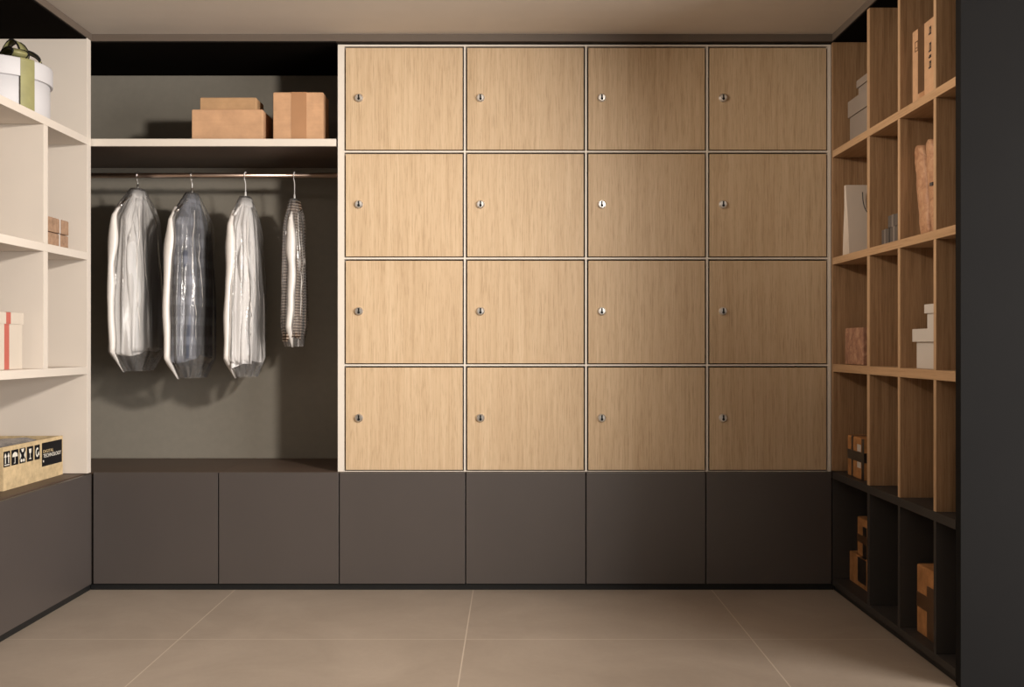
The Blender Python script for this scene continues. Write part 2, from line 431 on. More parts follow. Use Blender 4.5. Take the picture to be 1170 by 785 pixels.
def lock_bm():
    bm = bmesh.new()
    n = 28
    prof = [(0.0205, 0.0), (0.0205, 0.004), (0.0185, 0.0065), (0.0180, 0.0065), (0.0175, 0.012), (0.0150, 0.0145), (0.0, 0.0150)]
    lathe(bm, prof, n)
    for f in bm.faces: f.material_index = 0
    # dark keyhole: slot with a round foot
    z = 0.0152
    vs = []
    pts = [(-0.0036, 0.0145), (0.0036, 0.0145), (0.0036, -0.001)]
    for k in range(13):
        a = R(50) - R(280) * k / 12
        pts.append((0.0062 * math.cos(a), -0.0062 + 0.0064 * math.sin(a)))
    pts.append((-0.0036, -0.001))
    lo = [bm.verts.new((x, y, z - 0.004)) for x, y in pts]; hi = [bm.verts.new((x, y, z + 0.0004)) for x, y in pts]
    f = bm.faces.new(hi); f.material_index = 1
    for k in range(len(pts)):
        f = bm.faces.new((lo[k], lo[(k + 1) % len(pts)], hi[(k + 1) % len(pts)], hi[k])); f.material_index = 1
    bmesh.ops.rotate(bm, verts=bm.verts, cent=(0, 0, 0), matrix=Matrix.Rotation(R(90), 3, 'X'))
    return bm
for r_ in range(4):
    for c_ in range(4):
        x0, x1 = LX(cols[c_][0]), LX(cols[c_][1]); z1, z0 = LZ(rows[r_][0]), LZ(rows[r_][1])
        d = centred('door', (x0, x1, LY + 0.001, LY + 0.020, z0, z1), M['oak'], t, 0.0012, org)
        lk = obj('lock', lock_bm(), [M['chrome'], M['black']], d,
                 (-(x1 - x0) / 2 + 0.0640, -0.0095, 0.004), recalc=False)

# ------------------------------------------------------------------ oak shelving on the right
org = (1.80, -0.7, 0.0)
t = thing('shelving_unit', 'tall oak shelving unit with narrow bays and dark end panel along the right wall', 'shelves', org)
RX1 = 2.06
RS = [(2.0595, 2.0917), (1.5500, 1.5825), (1.0420, 1.0776)]
UP = [(-0.518, -0.487), (-0.869, -0.846), (-1.220, -1.198)]
YF, YN = 0.0, -1.388
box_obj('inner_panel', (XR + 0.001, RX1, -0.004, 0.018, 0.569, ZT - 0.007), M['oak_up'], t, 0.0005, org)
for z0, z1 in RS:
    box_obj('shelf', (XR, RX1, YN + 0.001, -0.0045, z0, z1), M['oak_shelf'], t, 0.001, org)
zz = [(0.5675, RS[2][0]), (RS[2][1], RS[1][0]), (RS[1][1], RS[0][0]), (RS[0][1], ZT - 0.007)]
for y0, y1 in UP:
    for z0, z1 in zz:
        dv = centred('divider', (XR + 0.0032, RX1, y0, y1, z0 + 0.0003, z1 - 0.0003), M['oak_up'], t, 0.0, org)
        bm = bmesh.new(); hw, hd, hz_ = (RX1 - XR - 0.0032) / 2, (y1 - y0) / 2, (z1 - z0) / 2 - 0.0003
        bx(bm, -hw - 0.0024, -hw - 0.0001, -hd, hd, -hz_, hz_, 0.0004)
        obj('lit_edge', bm, M['oak_lit'], dv)['label'] = 'oak front edge painted paler as if lit'  # light on the divider edge put into a paler colour
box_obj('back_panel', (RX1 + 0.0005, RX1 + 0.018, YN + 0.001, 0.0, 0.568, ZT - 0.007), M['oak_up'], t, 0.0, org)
box_obj('side_panel', (XR, RX1 + 0.019, -1.430, -1.389, 0.0, ZT - 0.0005), M['end'], t, 0.001, org)
box_obj('shade_sheet', (XR + 0.004, RX1, YN + 0.001, -0.0045, ZT - 0.006, ZT - 0.0005), M['shade_black'], t, 0.0, org)  # shade over the oak bays painted as a black sheet
# dark open base below it
org = (1.80, -0.7, 0.027)
t = thing('base_shelving', 'low black-brown open base unit with four cubbies under the oak shelves', 'shelves', org)
box_obj('top_board', (XR, RX1, YN + 0.001, 0.0, 0.533, 0.5666), M['dark_right'], t, 0.001, org)
box_obj('bottom_board', (XR, RX1, YN + 0.001, 0.0, 0.027, 0.055), M['dark_right'], t, 0.001, org)
box_obj('inner_panel', (XR + 0.001, RX1, -0.004, 0.018, 0.0553, 0.5327), M['dark_right'], t, 0.0005, org)
for y0, y1 in UP:
    box_obj('divider', (XR + 0.001, RX1, y0, y1, 0.0553, 0.5327), M['dark_right'], t, 0.0006, org)
box_obj('back_panel', (RX1 + 0.0005, RX1 + 0.018, YN + 0.001, 0.0, 0.027, 0.5666), M['dark_right'], t, 0.0, org)

# ------------------------------------------------------------------ boxes
def strip(bm, B, face, u0, u1, v0, v1, th=0.0008):
    """thin band on a face of box B=(x0,x1,y0,y1,z0,z1) (local); u runs from the far end (left of the picture side) to near for x faces, left-right for front"""
    x0, x1, y0, y1, z0, z1 = B
    zz0, zz1 = z0 + v0 * (z1 - z0), z0 + v1 * (z1 - z0)
    if face == '-x':
        bx(bm, x0 - th, x0 + 0.0001, y1 - u1 * (y1 - y0), y1 - u0 * (y1 - y0), zz0, zz1)
    elif face == '+x':
        bx(bm, x1 - 0.0001, x1 + th, y0 + u0 * (y1 - y0), y0 + u1 * (y1 - y0), zz0, zz1)
    elif face == '-y':
        bx(bm, x0 + u0 * (x1 - x0), x0 + u1 * (x1 - x0), y0 - th, y0 + 0.0001, zz0, zz1)
    elif face == '+z':
        bx(bm, x0 + u0 * (x1 - x0), x0 + u1 * (x1 - x0), y0 + v0 * (y1 - y0), y0 + v1 * (y1 - y0), z1 - 0.0001, z1 + th)

def carton(name, label, cat, dims, m, bands=(), group=None, bev=0.003, bulge=0.0):
    """bands: (part name, material, [(face,u0,u1,v0,v1),...])"""
    x0, x1, y0, y1, z0, z1 = dims
    org = ((x0 + x1) / 2, (y0 + y1) / 2, z0)
    B = (x0 - org[0], x1 - org[0], y0 - org[1], y1 - org[1], 0.0, z1 - z0)
    t = thing(name, label, cat, org, group)
    bm = bmesh.new(); bx(bm, *B, bev)
    # closing seam of the top flaps
    body = obj('carton', bm, m, t)
    bm = bmesh.new()
    bx(bm, B[0] + 0.004, -0.0008, B[2] + 0.004, B[3] - 0.004, B[5] - 0.0005, B[5] + 0.0018)
    bx(bm, 0.0008, B[1] - 0.004, B[2] + 0.004, B[3] - 0.004, B[5] - 0.0005, B[5] + 0.0018)
    obj('flap', bm, m, t)
    for pn, pm, fs in bands:
        for f in fs:
            bm = bmesh.new()
            strip(bm, B, *f, th=0.0009 if f[0] != '+z' else 0.0026)
            obj(pn, bm, pm, t)
    return t, B

def lidded(name, label, cat, dims, lid_h, m, over=0.006, group=None, m_lid=None, lift=0.0015):
    x0, x1, y0, y1, z0, z1 = dims            # outer size of the lid, full height
    org = ((x0 + x1) / 2, (y0 + y1) / 2, z0)
    t = thing(name, label, cat, org, group)
    X, Y, H = (x1 - x0) / 2, (y1 - y0) / 2, z1 - z0
    bm = bmesh.new(); bx(bm, -X + over, X - over, -Y + over, Y - over, 0, H - 0.004, 0.0012)
    obj('box_body', bm, m, t)
    # lid as a shallow cap: top plate and four skirts
    bm = bmesh.new(); s = over - 0.0012
    bx(bm, -X, X, -Y, Y, H - 0.003, H)
    bx(bm, -X, -X + s, -Y, Y, H - lid_h, H - 0.003); bx(bm, X - s, X, -Y, Y, H - lid_h, H - 0.003)
    bx(bm, -X + s, X - s, -Y, -Y + s, H - lid_h, H - 0.003); bx(bm, -X + s, X - s, Y - s, Y, H - lid_h, H - 0.003)
    obj('lid', bm, m_lid or m, t)
    return t

# --- wardrobe shelf cartons
zs = 2.1503
def WXp(px, d): return (px - 585) * d / 1200
tb = 'cardboard boxes on the wardrobe shelf'
t1, B = carton('cardboard_box', 'wide kraft cardboard box standing on the wardrobe shelf, smaller box on it', 'box',
               (WXp(219, 5.08), WXp(300.3, 5.08), 0.08, 0.30, zs, 2.306), M['card'], [], tb)
t2, B = carton('cardboard_box', 'low kraft box lying on top of the wider box above the rail', 'box',
               (WXp(228.5, 5.12), WXp(293, 5.12), 0.12, 0.27, 2.3085, 2.373), M['card_b'], [], tb)
t3, B = carton('cardboard_box', 'squarish taped cardboard box on wardrobe shelf beside the lockers', 'box',
               (WXp(312, 5.08), WXp(369.5, 5.08), 0.08, 0.23, zs, 2.389), M['card'],
               [('tape', M['tape'], [('-y', 0.36, 0.665, 0.0, 1.0), ('+z', 0.36, 0.665, 0.0, 1.0)])], tb)

# --- round hat box
hx, hy_, hz = -2.235, -0.45, ZS1[1] + 0.0005
t = thing('hat_box', 'round white lidded hat box with olive ribbon on the top left shelf', 'gift box', (hx, hy_, hz))
bm = bmesh.new(); lathe(bm, [(0, 0), (0.213, 0), (0.215, 0.002), (0.215, 0.210), (0, 0.210)], 96); obj('box_body', bm, M['boxwhite'], t)
bm = bmesh.new(); lathe(bm, [(0.2165, 0.150), (0.2250, 0.150), (0.2262, 0.153), (0.2262, 0.222), (0.2235, 0.2272), (0.215, 0.2285), (0, 0.2285), ], 96)
obj('lid', bm, M['boxwhite'], t)
az = R(-31.8); ha = R(8.2)
def ribbon_band(az):
    bm = bmesh.new(); n = 8
    prev = None
    for k in range(n + 1):
        a = az - ha + 2 * ha * k / n
        cs, sn = math.cos(a), math.sin(a)
        row = [bm.verts.new((r * cs, r * sn, z)) for r, z in ((0.2274, 0.001), (0.2274, 0.222), (0.2245, 0.2290), (0.216, 0.2300), (0.05, 0.2300))]
        row += [bm.verts.new((r * cs, r * sn, z)) for r, z in ((0.05, 0.2288), (0.2155, 0.2288), (0.2264, 0.2225), (0.2264, 0.001))]
        if prev:
            for i in range(9): bm.faces.new((prev[i], row[i], row[(i + 1) % 9], prev[(i + 1) % 9]))
        else: first = row
        prev = row
    bm.faces.new(first); bm.faces.new(prev)
    return obj('ribbon', bm, M['olive'], t)
for q in (0, 1, 2, 3): ribbon_band(az + q * PI / 2)
# bow: six ribbon loops with black edging
bow = bmesh.new(); edg = bmesh.new()
def loop(bm1, bm2, a, L, H, w, ph):
    rot = Matrix.Rotation(a, 3, 'Z')
    n = 22; rows = []
    for k in range(n + 1):
        s = 2 * PI * k / n
        u = L * (0.5 - 0.5 * math.cos(s)); zz = 0.2325 + H * (0.5 + 0.5 * math.sin(s + ph)) * (0.25 + 0.75 * math.sin(min(PI, u / L * PI * 0.72)))
        rows.append((u, zz))
    th = 0.0012
    for bmx, (w0, w1), grow in ((bm1, (-w, w), 0.0), (bm2, (-w - 0.006, -w), 0.0015), (bm2, (w, w + 0.006), 0.0015)):
        pv = None
        for k, (u, zz) in enumerate(rows):
            r = []
            for ww in (w0, w1):
                for e in (-th - grow, th + grow):
                    r.append(bmx.verts.new(rot @ Vector((0.012 + u * (1 + e * 8), ww * (0.45 + 0.55 * u / L), zz + e))))
            if pv:
                for i, j in ((0, 1), (1, 3), (3, 2), (2, 0)): bmx.faces.new((pv[i], r[i], r[j], pv[j])).smooth = True
            pv = r
for dk, L, H in ((-4, 0.185, 0.052), (-52, 0.150, 0.100), (52, 0.165, 0.070), (-100, 0.175, 0.062), (110, 0.15, 0.09), (-150, 0.15, 0.08), (165, 0.16, 0.07), (24, 0.120, 0.105)):
    loop(bow, edg, az + R(dk), L, H, 0.031, 0.0)
b_ = obj('bow', bow, M['olive'], t); obj('bow_edging', edg, M['black'], b_)

# --- two brown parcels
z2 = ZS2[1] + 0.0005
for k, (z, dx, lab) in enumerate(((z2, 0.0, 'small brown parcel tied with pale string, lower of two on cream shelf'),
                                  (z2 + 0.0685, 0.002, 'small brown parcel tied with pale string, on top of its twin'))):
    carton('parcel', lab, 'parcel', (-2.21 + dx, -2.052 + dx, -0.375, -0.142, z, z + 0.064), M['card_brown'],
           [('string', M['silver'], [('+x', 0.57, 0.61, 0.0, 1.0), ('+z', 0, 1, 0.57, 0.61), ('-y', 0.45, 0.53, 0, 1)])], 'string-tied parcels on the cream shelf')

# --- cream gift box with red ribbon
z3 = ZS3[1] + 0.0005
t = lidded('gift_box', 'cream lidded gift box with thin red ribbon on the middle left shelf', 'gift box', (-2.30, -2.058, -0.856, -0.574, z3, 1.302), 0.047, M['boxcream'], 0.004)
H = 1.302 - z3
bm = bmesh.new(); bx(bm, 0.1172, 0.1182, -0.020, 0.020, 0.0, H - 0.0475)
obj('ribbon', bm, M['red'], t)
bm = bmesh.new(); bx(bm, 0.1209, 0.1220, -0.012, 0.026, H - 0.047, H + 0.0008); bx(bm, -0.1220, 0.1220, -0.012, 0.026, H - 0.0001, H + 0.0008)
obj('ribbon', bm, M['red'], t)

# --- big open carton with handling marks
bz = ZB + 0.0008
BX0, BX1, BY0, BY1, BH = -2.455, -2.108, -0.650, -0.072, 0.182
org = ((BX0 + BX1) / 2, (BY0 + BY1) / 2, bz)
t = thing('cardboard_box', 'long open cardboard box with black handling marks on the left base cabinet', 'box', org)
X, Y = (BX1 - BX0) / 2, (BY1 - BY0) / 2
bm = bmesh.new(); w = 0.007
bx(bm, -X, X, -Y, Y, 0, 0.006)
bx(bm, X - w, X, -Y, Y, 0.006, BH); bx(bm, -X, -X + w, -Y, Y, 0.006, BH)
bx(bm, -X + w, X - w, -Y, -Y + w, 0.006, BH - 0.002); bx(bm, -X + w, X - w, Y - w, Y, 0.006, BH - 0.002)
obj('carton', bm, M['card_tan'], t)
# folded-in rim of the long sides
for xa, xb in ((X - w - 0.020, X - w - 0.0005), (-X + w + 0.0005, -X + w + 0.020)):
    bm = bmesh.new(); bx(bm, xa, xb, -Y + w + 0.001, Y - w - 0.001, BH - 0.06, BH - 0.006, 0.001)
    obj('inner_flap', bm, M['card_brown'], t)
# grey film packing inside
bm = bmesh.new(); nx, ny = 14, 26; g = []
for i in range(nx + 1):
    rw = []
    for j in range(ny + 1):
        x = -X + 0.03 + (2 * X - 0.06) * i / nx; y = -Y + 0.012 + (2 * Y - 0.024) * j / ny
        e = min(i, nx - i) / nx * 2; e2 = min(j, ny - j) / ny * 2
        z = 0.110 + 0.066 * min(1, 2.5 * e) ** 0.5 * min(1, 4 * e2) ** 0.5 + 0.016 * noise.noise(Vector((x * 14, y * 9, 3)))
        rw.append(bm.verts.new((x, y, min(z, 0.2))))
    g.append(rw)
for i in range(nx):
    for j in range(ny): bm.faces.new((g[i][j], g[i + 1][j], g[i + 1][j + 1], g[i][j + 1])).smooth = True
base = [bm.verts.new((sx * (X - 0.03), sy * (Y - 0.012), 0.0075)) for sx, sy in ((-1, -1), (1, -1), (1, 1), (-1, 1))]
edge = [[g[i][0] for i in range(nx + 1)], [g[nx][j] for j in range(ny + 1)], [g[i][ny] for i in range(nx, -1, -1)], [g[0][j] for j in range(ny, -1, -1)]]
for k in range(4): bm.faces.new(edge[k] + [base[(k + 1) % 4], base[k]])
bm.faces.new(base)
f_ = obj('packing', bm, M['film'], t); f_['label'] = 'crumpled grey plastic film filling the open box'
# marks: helper in face coordinates (u along +y, v up), on the +x face
def poly(bm, pts, d0, d1, mi=0):
    lo = [bm.verts.new((X + d0, u, v)) for u, v in pts]; hi = [bm.verts.new((X + d1, u, v)) for u, v in pts]
    n = len(pts)
    bm.faces.new(hi).material_index = mi
    bm.faces.new(lo[::-1]).material_index = mi
    for k in range(n): bm.faces.new((lo[k], lo[(k + 1) % n], hi[(k + 1) % n], hi[k])).material_index = mi
def rect(u0, u1, v0, v1): return [(u0, v0), (u1, v0), (u1, v1), (u0, v1)]
# map photo columns to y along the face
def FY(px): return 2.108 * 1200 / (585 - px)            # depth of a face column
cells = [(3.9, 11.4), (12.9, 20.8), (22.2, 29.0), (30.6, 37.8), (39.4, 45.3)]
uu = lambda px: (-(FY(px) - 5.0)) * -1 - (org[1])         # y = depth-5
CV0, CV1 = 0.098, 0.163
sym = []
for k, (a, b) in enumerate(cells):
    u0, u1 = uu(a), uu(b)
    bm = bmesh.new(); poly(bm, rect(u0, u1, CV0, CV1), 0.0001, 0.0009)
    c = obj('handling_mark', bm, M['labelblack'], t)
    um, W_, vm = (u0 + u1) / 2, (u1 - u0), (CV0 + CV1) / 2
    bm = bmesh.new(); A, Bq = 0.0010, 0.0016
    if k == 0:      # this way up: two arrows over a bar
        for s in (-0.24, 0.24):
            c0 = um + s * W_
            poly(bm, [(c0 - 0.0105, 0.139), (c0 + 0.0105, 0.139), (c0, 0.156)], A, Bq)
            poly(bm, rect(c0 - 0.0032, c0 + 0.0032, 0.112, 0.139), A, Bq)
        poly(bm, rect(u0 + 0.007, u1 - 0.007, 0.104, 0.108), A, Bq)
    elif k == 1:    # umbrella
        pts = [(um + 0.024 * math.cos(PI * q / 10), 0.133 + 0.020 * math.sin(PI * q / 10)) for q in range(11)]
        poly(bm, pts, A, Bq)
        poly(bm, rect(um - 0.0018, um + 0.0018, 0.108, 0.133), A, Bq)
        poly(bm, rect(um - 0.010, um + 0.0018, 0.1055, 0.108), A, Bq)
    elif k == 2:    # hands cupping a parcel: four light wedges round a dark cross
        poly(bm, [(um - 0.014, 0.160), (um + 0.014, 0.160), (um + 0.006, 0.146), (um - 0.006, 0.146)], A, Bq)
        poly(bm, [(u0 + 0.002, 0.148), (u0 + 0.013, 0.134), (u0 + 0.013, 0.128), (u0 + 0.002, 0.116)], A, Bq)
        poly(bm, [(u1 - 0.002, 0.148), (u1 - 0.013, 0.134), (u1 - 0.013, 0.128), (u1 - 0.002, 0.116)][::-1], A, Bq)
        for s in (-1, 1):
            poly(bm, [(um + s * 0.011 + 0.008 * math.cos(2 * PI * q / 10), 0.110 + 0.007 * math.sin(2 * PI * q / 10)) for q in range(10)], A, Bq)
    elif k == 3:    # wine glass
        poly(bm, [(um - 0.012, 0.153), (um - 0.009, 0.136), (um, 0.131), (um + 0.009, 0.136), (um + 0.012, 0.153)][::-1], A, Bq)
        poly(bm, rect(um - 0.0018, um + 0.0018, 0.112, 0.131), A, Bq)
        poly(bm, rect(um - 0.010, um + 0.010, 0.108, 0.112), A, Bq)
    else:           # curling arrow
        n = 12
        for q in range(n):
            a0, a1 = R(50 + 260 * q / n), R(50 + 260 * (q + 1) / n)
            poly(bm, [(um + 0.016 * math.cos(a0), vm + 0.021 * math.sin(a0)), (um + 0.016 * math.cos(a1), vm + 0.021 * math.sin(a1)),
                      (um + 0.009 * math.cos(a1), vm + 0.013 * math.sin(a1)), (um + 0.009 * math.cos(a0), vm + 0.013 * math.sin(a0))], A, Bq)
        poly(bm, [(um + 0.002, vm - 0.012), (um + 0.020, vm - 0.014), (um + 0.014, vm + 0.004)], A, Bq)
    obj('symbol', bm, M['symbol'], c)
u0, u1 = uu(47.8), uu(70.6)
bm = bmesh.new(); poly(bm, rect(u0, u1, 0.060, 0.166), 0.0001, 0.0009)
lb = obj('printed_label', bm, M['labelblack'], t)
def text(body, size_u, size_v, u, v, m, name, parent):
    cu = bpy.data.curves.new(name, 'FONT'); cu.body = body; cu.extrude = 0.0004; cu.align_x = 'LEFT'
    tmp = bpy.data.objects.new('tmp', cu); COL.objects.link(tmp)
    bpy.context.view_layer.update()
    me = bpy.data.meshes.new_from_object(tmp.evaluated_get(bpy.context.evaluated_depsgraph_get()))
    bpy.data.objects.remove(tmp)
    xs = [q.co.x for q in me.vertices]; ys = [q.co.y for q in me.vertices]
    for q in me.vertices:
        uq = u + (q.co.x - min(xs)) / (max(xs) - min(xs)) * size_u
        vq = v + (q.co.y - min(ys)) / (max(ys) - min(ys)) * size_v
        q.co = Vector((X + 0.0012 + q.co.z, uq, vq))
    me.name = name; me.materials.clear(); me.materials.append(m)
    o = bpy.data.objects.new(name, me); COL.objects.link(o); o.parent = parent
    return o
text('DIGITAL', (u1 - u0) * 0.50, 0.0135, u0 + (u1 - u0) * 0.06, 0.1195, M['gold'], 'lettering', lb)
text('TECHNOLOGY', (u1 - u0) * 0.88, 0.0165, u0 + (u1 - u0) * 0.06, 0.0985, M['symbol'], 'lettering', lb)
bm = bmesh.new(); poly(bm, rect(u0 + 0.010, u0 + 0.018, 0.079, 0.088), 0.0010, 0.0016); obj('symbol', bm, M['symbol'], lb)

# ------------------------------------------------------------------ things on the oak shelves
g0 = 0.0005
zA, zB_, zC_, zD, zE = RS[0][1] + g0, RS[1][1] + g0, RS[2][1] + g0, 0.5666 + 0.0012, 0.055 + g0
lidded('storage_box', 'grey-brown lidded box on the top oak shelf, larger one beneath', 'box', (1.575, 1.90, -0.44, -0.075, zA, 2.306), 0.076, M['boxgrey'], 0.007, 'grey lidded boxes on the top oak shelf')
lidded('storage_box', 'smaller grey-brown lidded box stacked on the larger grey box', 'box', (1.582, 1.84, -0.42, -0.176, 2.307, 2.380), 0.034, M['boxgrey'], 0.007, 'grey lidded boxes on the top oak shelf')

t, B = carton('cardboard_box', 'tall kraft box with dark vertical tape on the top oak shelf', 'box', (1.557, 1.86, -1.180, -0.915, zA, 2.383), M['card'],
              [('tape', M['tape_dark'], [('-x', 0.22, 0.45, 0.13, 1.0), ('+z', 0, 1, 0.55, 0.78)]), ('tape_end', M['tape'], [('-x', 0.28, 0.45, 0.05, 0.125)])])
bm = bmesh.new()
x = B[0] - 0.0009
def lmark(bm, y0, y1, z0, z1): bx(bm, x, B[0] + 0.0001, y0, y1, z0, z1)
hgt = B[5]
# little square emblem, top left
ys = B[3] - 0.028
for (a, b, c, d) in ((0, 0.030, 0.0, 0.003), (0, 0.030, 0.036, 0.039), (0, 0.003, 0.003, 0.036), (0.027, 0.030, 0.003, 0.036), (0.009, 0.021, 0.012, 0.015)):
    lmark(bm, ys - b, ys - a, hgt - 0.085 + c, hgt - 0.085 + d)
obj('emblem', bm, M['tape_dark'], t)
bm = bmesh.new()
yc = B[3] - 0.172
rnd = random.Random(3)
z = hgt - 0.028
for ln in (0.030, 0.0, 0.034, 0.012, 0.028):    # stacked upright characters, each a few strokes
    if ln:
        lmark(bm, yc - 0.013, yc - 0.008, z - ln, z); lmark(bm, yc - 0.002, yc + 0.004, z - ln * 0.8, z)
        lmark(bm, yc - 0.008, yc - 0.002, z - 0.008, z - 0.002)
        lmark(bm, yc - 0.008, yc + 0.011, z - ln, z - ln + 0.006)
    z -= max(ln, 0.008) + 0.011
obj('lettering', bm, M['ink'], t)

# paper carrier bag
org = (1.66, -0.155, zB_)
t = thing('paper_bag', 'white paper carrier bag with dark cord handle on the second oak shelf', 'bag', org)
bm = bmesh.new()
def P(x, y, z): return bm.verts.new((x - org[0], y - org[1], z))
Hh = 0.3205
f0, f1 = 1.541, 1.785
levels = []
for z, ny_, fy, pin, xs in ((0.0, -0.200, -0.106, 0.0, 0.0), (0.10, -0.194, -0.118, 0.012, -0.001), (0.22, -0.182, -0.142, 0.016, -0.004), (Hh, -0.172, -0.155, 0.008, -0.008)):
    levels.append([P(f0 + xs, ny_, z), P(f1, ny_, z), P(f1 - pin, (ny_ + fy) / 2, z), P(f1, fy, z), P(f0 + xs, fy, z), P(f0 + xs + pin, (ny_ + fy) / 2, z)])
for i in range(3):
    for k in range(6): bm.faces.new((levels[i][k], levels[i][(k + 1) % 6], levels[i + 1][(k + 1) % 6], levels[i + 1][k]))
bm.faces.new(levels[0])
bo = obj('bag_body', bm, M['paperbag'], t)
sm = bo.modifiers.new('thickness', 'SOLIDIFY'); sm.thickness = 0.0012
bm = bmesh.new(); pts = []
for k in range(15):
    a = PI * k / 14
    pts.append((1.650 - 0.045 * math.cos(a) - org[0] - 0.028 + 0.028, -0.190 - org[1] + 0.0 - 0.003 * math.sin(a), Hh - 0.035 - 0.105 * math.sin(a) ** 0.8))
tube(bm, pts, 0.0024, 8)
obj('handle', bm, M['cord'], t)
# small slate boxes
def slate(lab, dims):
    x0, x1, y0, y1, z0, z1 = dims
    o = ((x0 + x1) / 2, (y0 + y1) / 2, z0)
    t = thing('gift_box', lab, 'gift box', o, 'slate gift boxes on the second oak shelf')
    Xh, Yh, H = (x1 - x0) / 2, (y1 - y0) / 2, z1 - z0
    bm = bmesh.new(); bx(bm, -Xh, Xh, -Yh, Yh, 0, H, 0.002); obj('box_body', bm, M['boxslate'], t)
    bm = bmesh.new(); r = 0.010
    bx(bm, -Xh - 0.0009, -Xh + 0.0001, -r, r, 0, H); bx(bm, -Xh, Xh, -r, r, H - 0.0001, H + 0.0009); bx(bm, Xh - 0.0001, Xh + 0.0009, -r, r, 0, H)
    obj('ribbon', bm, M['slate_ribbon'], t)
slate('small slate-grey gift box on second oak shelf, far one of the lower pair', (1.563, 1.66, -0.640, -0.558, zB_, zB_ + 0.070))
slate('small slate-grey gift box on second oak shelf, near one of the lower pair', (1.563, 1.66, -0.750, -0.655, zB_, zB_ + 0.070))
slate('small slate-grey gift box resting on top of the lower pair', (1.566, 1.655, -0.735, -0.624, zB_ + 0.0715, zB_ + 0.122))
# crumpled kraft mailers leaning
def mailer(lab, y_bot_far, lean, th, H, seed):
    o = (1.70, y_bot_far - th / 2, zB_)
    t = tag(bpy.data.objects.new('padded_mailer', None), lab, 'parcel', 'crumpled kraft parcels on the second oak shelf')
    COL.objects.link(t); t.location = o
    bm = bmesh.new()
    bmesh.ops.create_cube(bm, size=1.0)
    bmesh.ops.subdivide_edges(bm, edges=bm.edges, cuts=11, use_grid_fill=True)
    D = 0.25
    for v in bm.verts:
        ux, uy, uz = v.co.x, v.co.y, v.co.z + 0.5
        p = Vector((ux * 2.2, uy * 2.2, uz * 4 + seed))
        n1 = noise.noise(p * 1.6); n2 = noise.noise(p * 4.1 + Vector((7, 1, 2)))
        yy = uy * th * (0.84 + 0.16 * math.sin(PI * min(1, max(0, uz)))) * (1 + 0.10 * n1)
        xx = ux * D + 0.006 * n2 - 0.010 * (1 - (2 * uy) ** 2) * (1 if ux < 0 else -1)
        z = uz * H * (1 + 0.010 * n2) - 0.022 * (uz > 0.97) * ((uy * 2 + 0.3) ** 2)
        if uz < 0.02: z = 0.0
        yy += lean * uz + 0.003 * n2
        v.co = Vector((xx, yy, max(z, 0)))
    for f in bm.faces: f.smooth = True
    b = obj('wrapping', bm, M['crumple'], t)
    bm = bmesh.new()
    bx(bm, -D / 2 - 0.0135, -D / 2 - 0.008, -th * 0.30 + lean * 0.53, -th * 0.02 + lean * 0.53, H * 0.50, H * 0.535)
    if seed > 3: obj('tie', bm, M['cord'], t)
    else: bm.free()
mailer('crumpled kraft padded mailer leaning on the oak divider, second shelf', -0.950, 0.066, 0.098, 0.356, 1.0)
mailer('smoother kraft padded mailer half hidden behind the oak divider', -1.058, 0.062, 0.092, 0.358, 5.0)

# copper box, third shelf
carton('gift_box', 'copper embossed gift box on the third oak shelf', 'gift box', (1.559, 1.80, -0.335, -0.083, zC_ + 0.001, 1.245), M['copper'], [])
# ivory boxes, third shelf
lidded('storage_box', 'ivory lidded box on the third oak shelf carrying a narrower one', 'box', (1.558, 1.84, -1.185, -0.913, zC_, 1.230), 0.049, M['boxivory'], 0.012, 'ivory lidded boxes on the third oak shelf')
lidded('storage_box', 'narrow ivory lidded box stacked on the wider ivory box', 'box', (1.578, 1.80, -1.170, -0.980, 1.2305, 1.323), 0.034, M['boxivory'], 0.008, 'ivory lidded boxes on the third oak shelf')
# orange parcel with black straps
t, B = carton('strapped_box', 'orange-brown box with crossing black straps standing in bottom oak bay', 'box', (1.557, 1.80, -0.355, -0.129, zD, 0.751), M['card_orange'],
       [('strap', M['tape_black'], [('-x', 0.24, 0.34, 0, 1), ('-x', 0.86, 1.0, 0, 1), ('+z', 0, 1, 0.66, 0.76)]),
        ('strap', M['tape_black'], [('-x', 0, 0.24, 0.42, 0.66), ('-x', 0.34, 0.86, 0.42, 0.66), ('-y', 0, 1, 0.42, 0.66)]),
        ('sticker', M['boxivory'], [('-x', 0.60, 0.82, 0.67, 0.84), ('-x', 0.60, 0.82, 0.27, 0.41)])])
# boxes in the dark base
tape2 = 'taped boxes in the dark corner cubby'
carton('cardboard_box', 'orange-brown taped box on cubby floor of dark base, another on top', 'box', (1.600, 1.84, -0.38, -0.022, zE, 0.193), M['card_orange'],
       [('tape', M['tape_black'], [('-x', 0.33, 0.66, 0.16, 0.98), ('+z', 0, 1, 0.4, 0.6)])], tape2)
carton('cardboard_box', 'orange-brown box with crossed dark tape stacked on the lower cubby box', 'box', (1.612, 1.82, -0.31, -0.098, 0.1965, 0.368), M['card_orange'],
       [('tape', M['tape_dark'], [('-x', 0, 1, 0.34, 0.55)]), ('tape', M['tape_black'], [('-x', 0.36, 0.62, 0.0, 0.335), ('-x', 0.36, 0.62, 0.555, 0.80)])], tape2)
carton('cardboard_box', 'tall orange-brown box with wide dark tape in the nearer dark cubby', 'box', (1.576, 1.84, -1.19, -0.912, zE, 0.317), M['card_orange'],
       [('tape', M['tape_dark'], [('-x', 0, 0.36, 0.38, 0.60)]), ('tape', M['tape_dark'], [('-x', 0.36, 0.72, 0.0, 0.76), ('-y', 0, 1, 0.38, 0.60)])])

# ------------------------------------------------------------------ bagged shirts
def sgnpow(c, p): return math.copysign(abs(c) ** p, c)

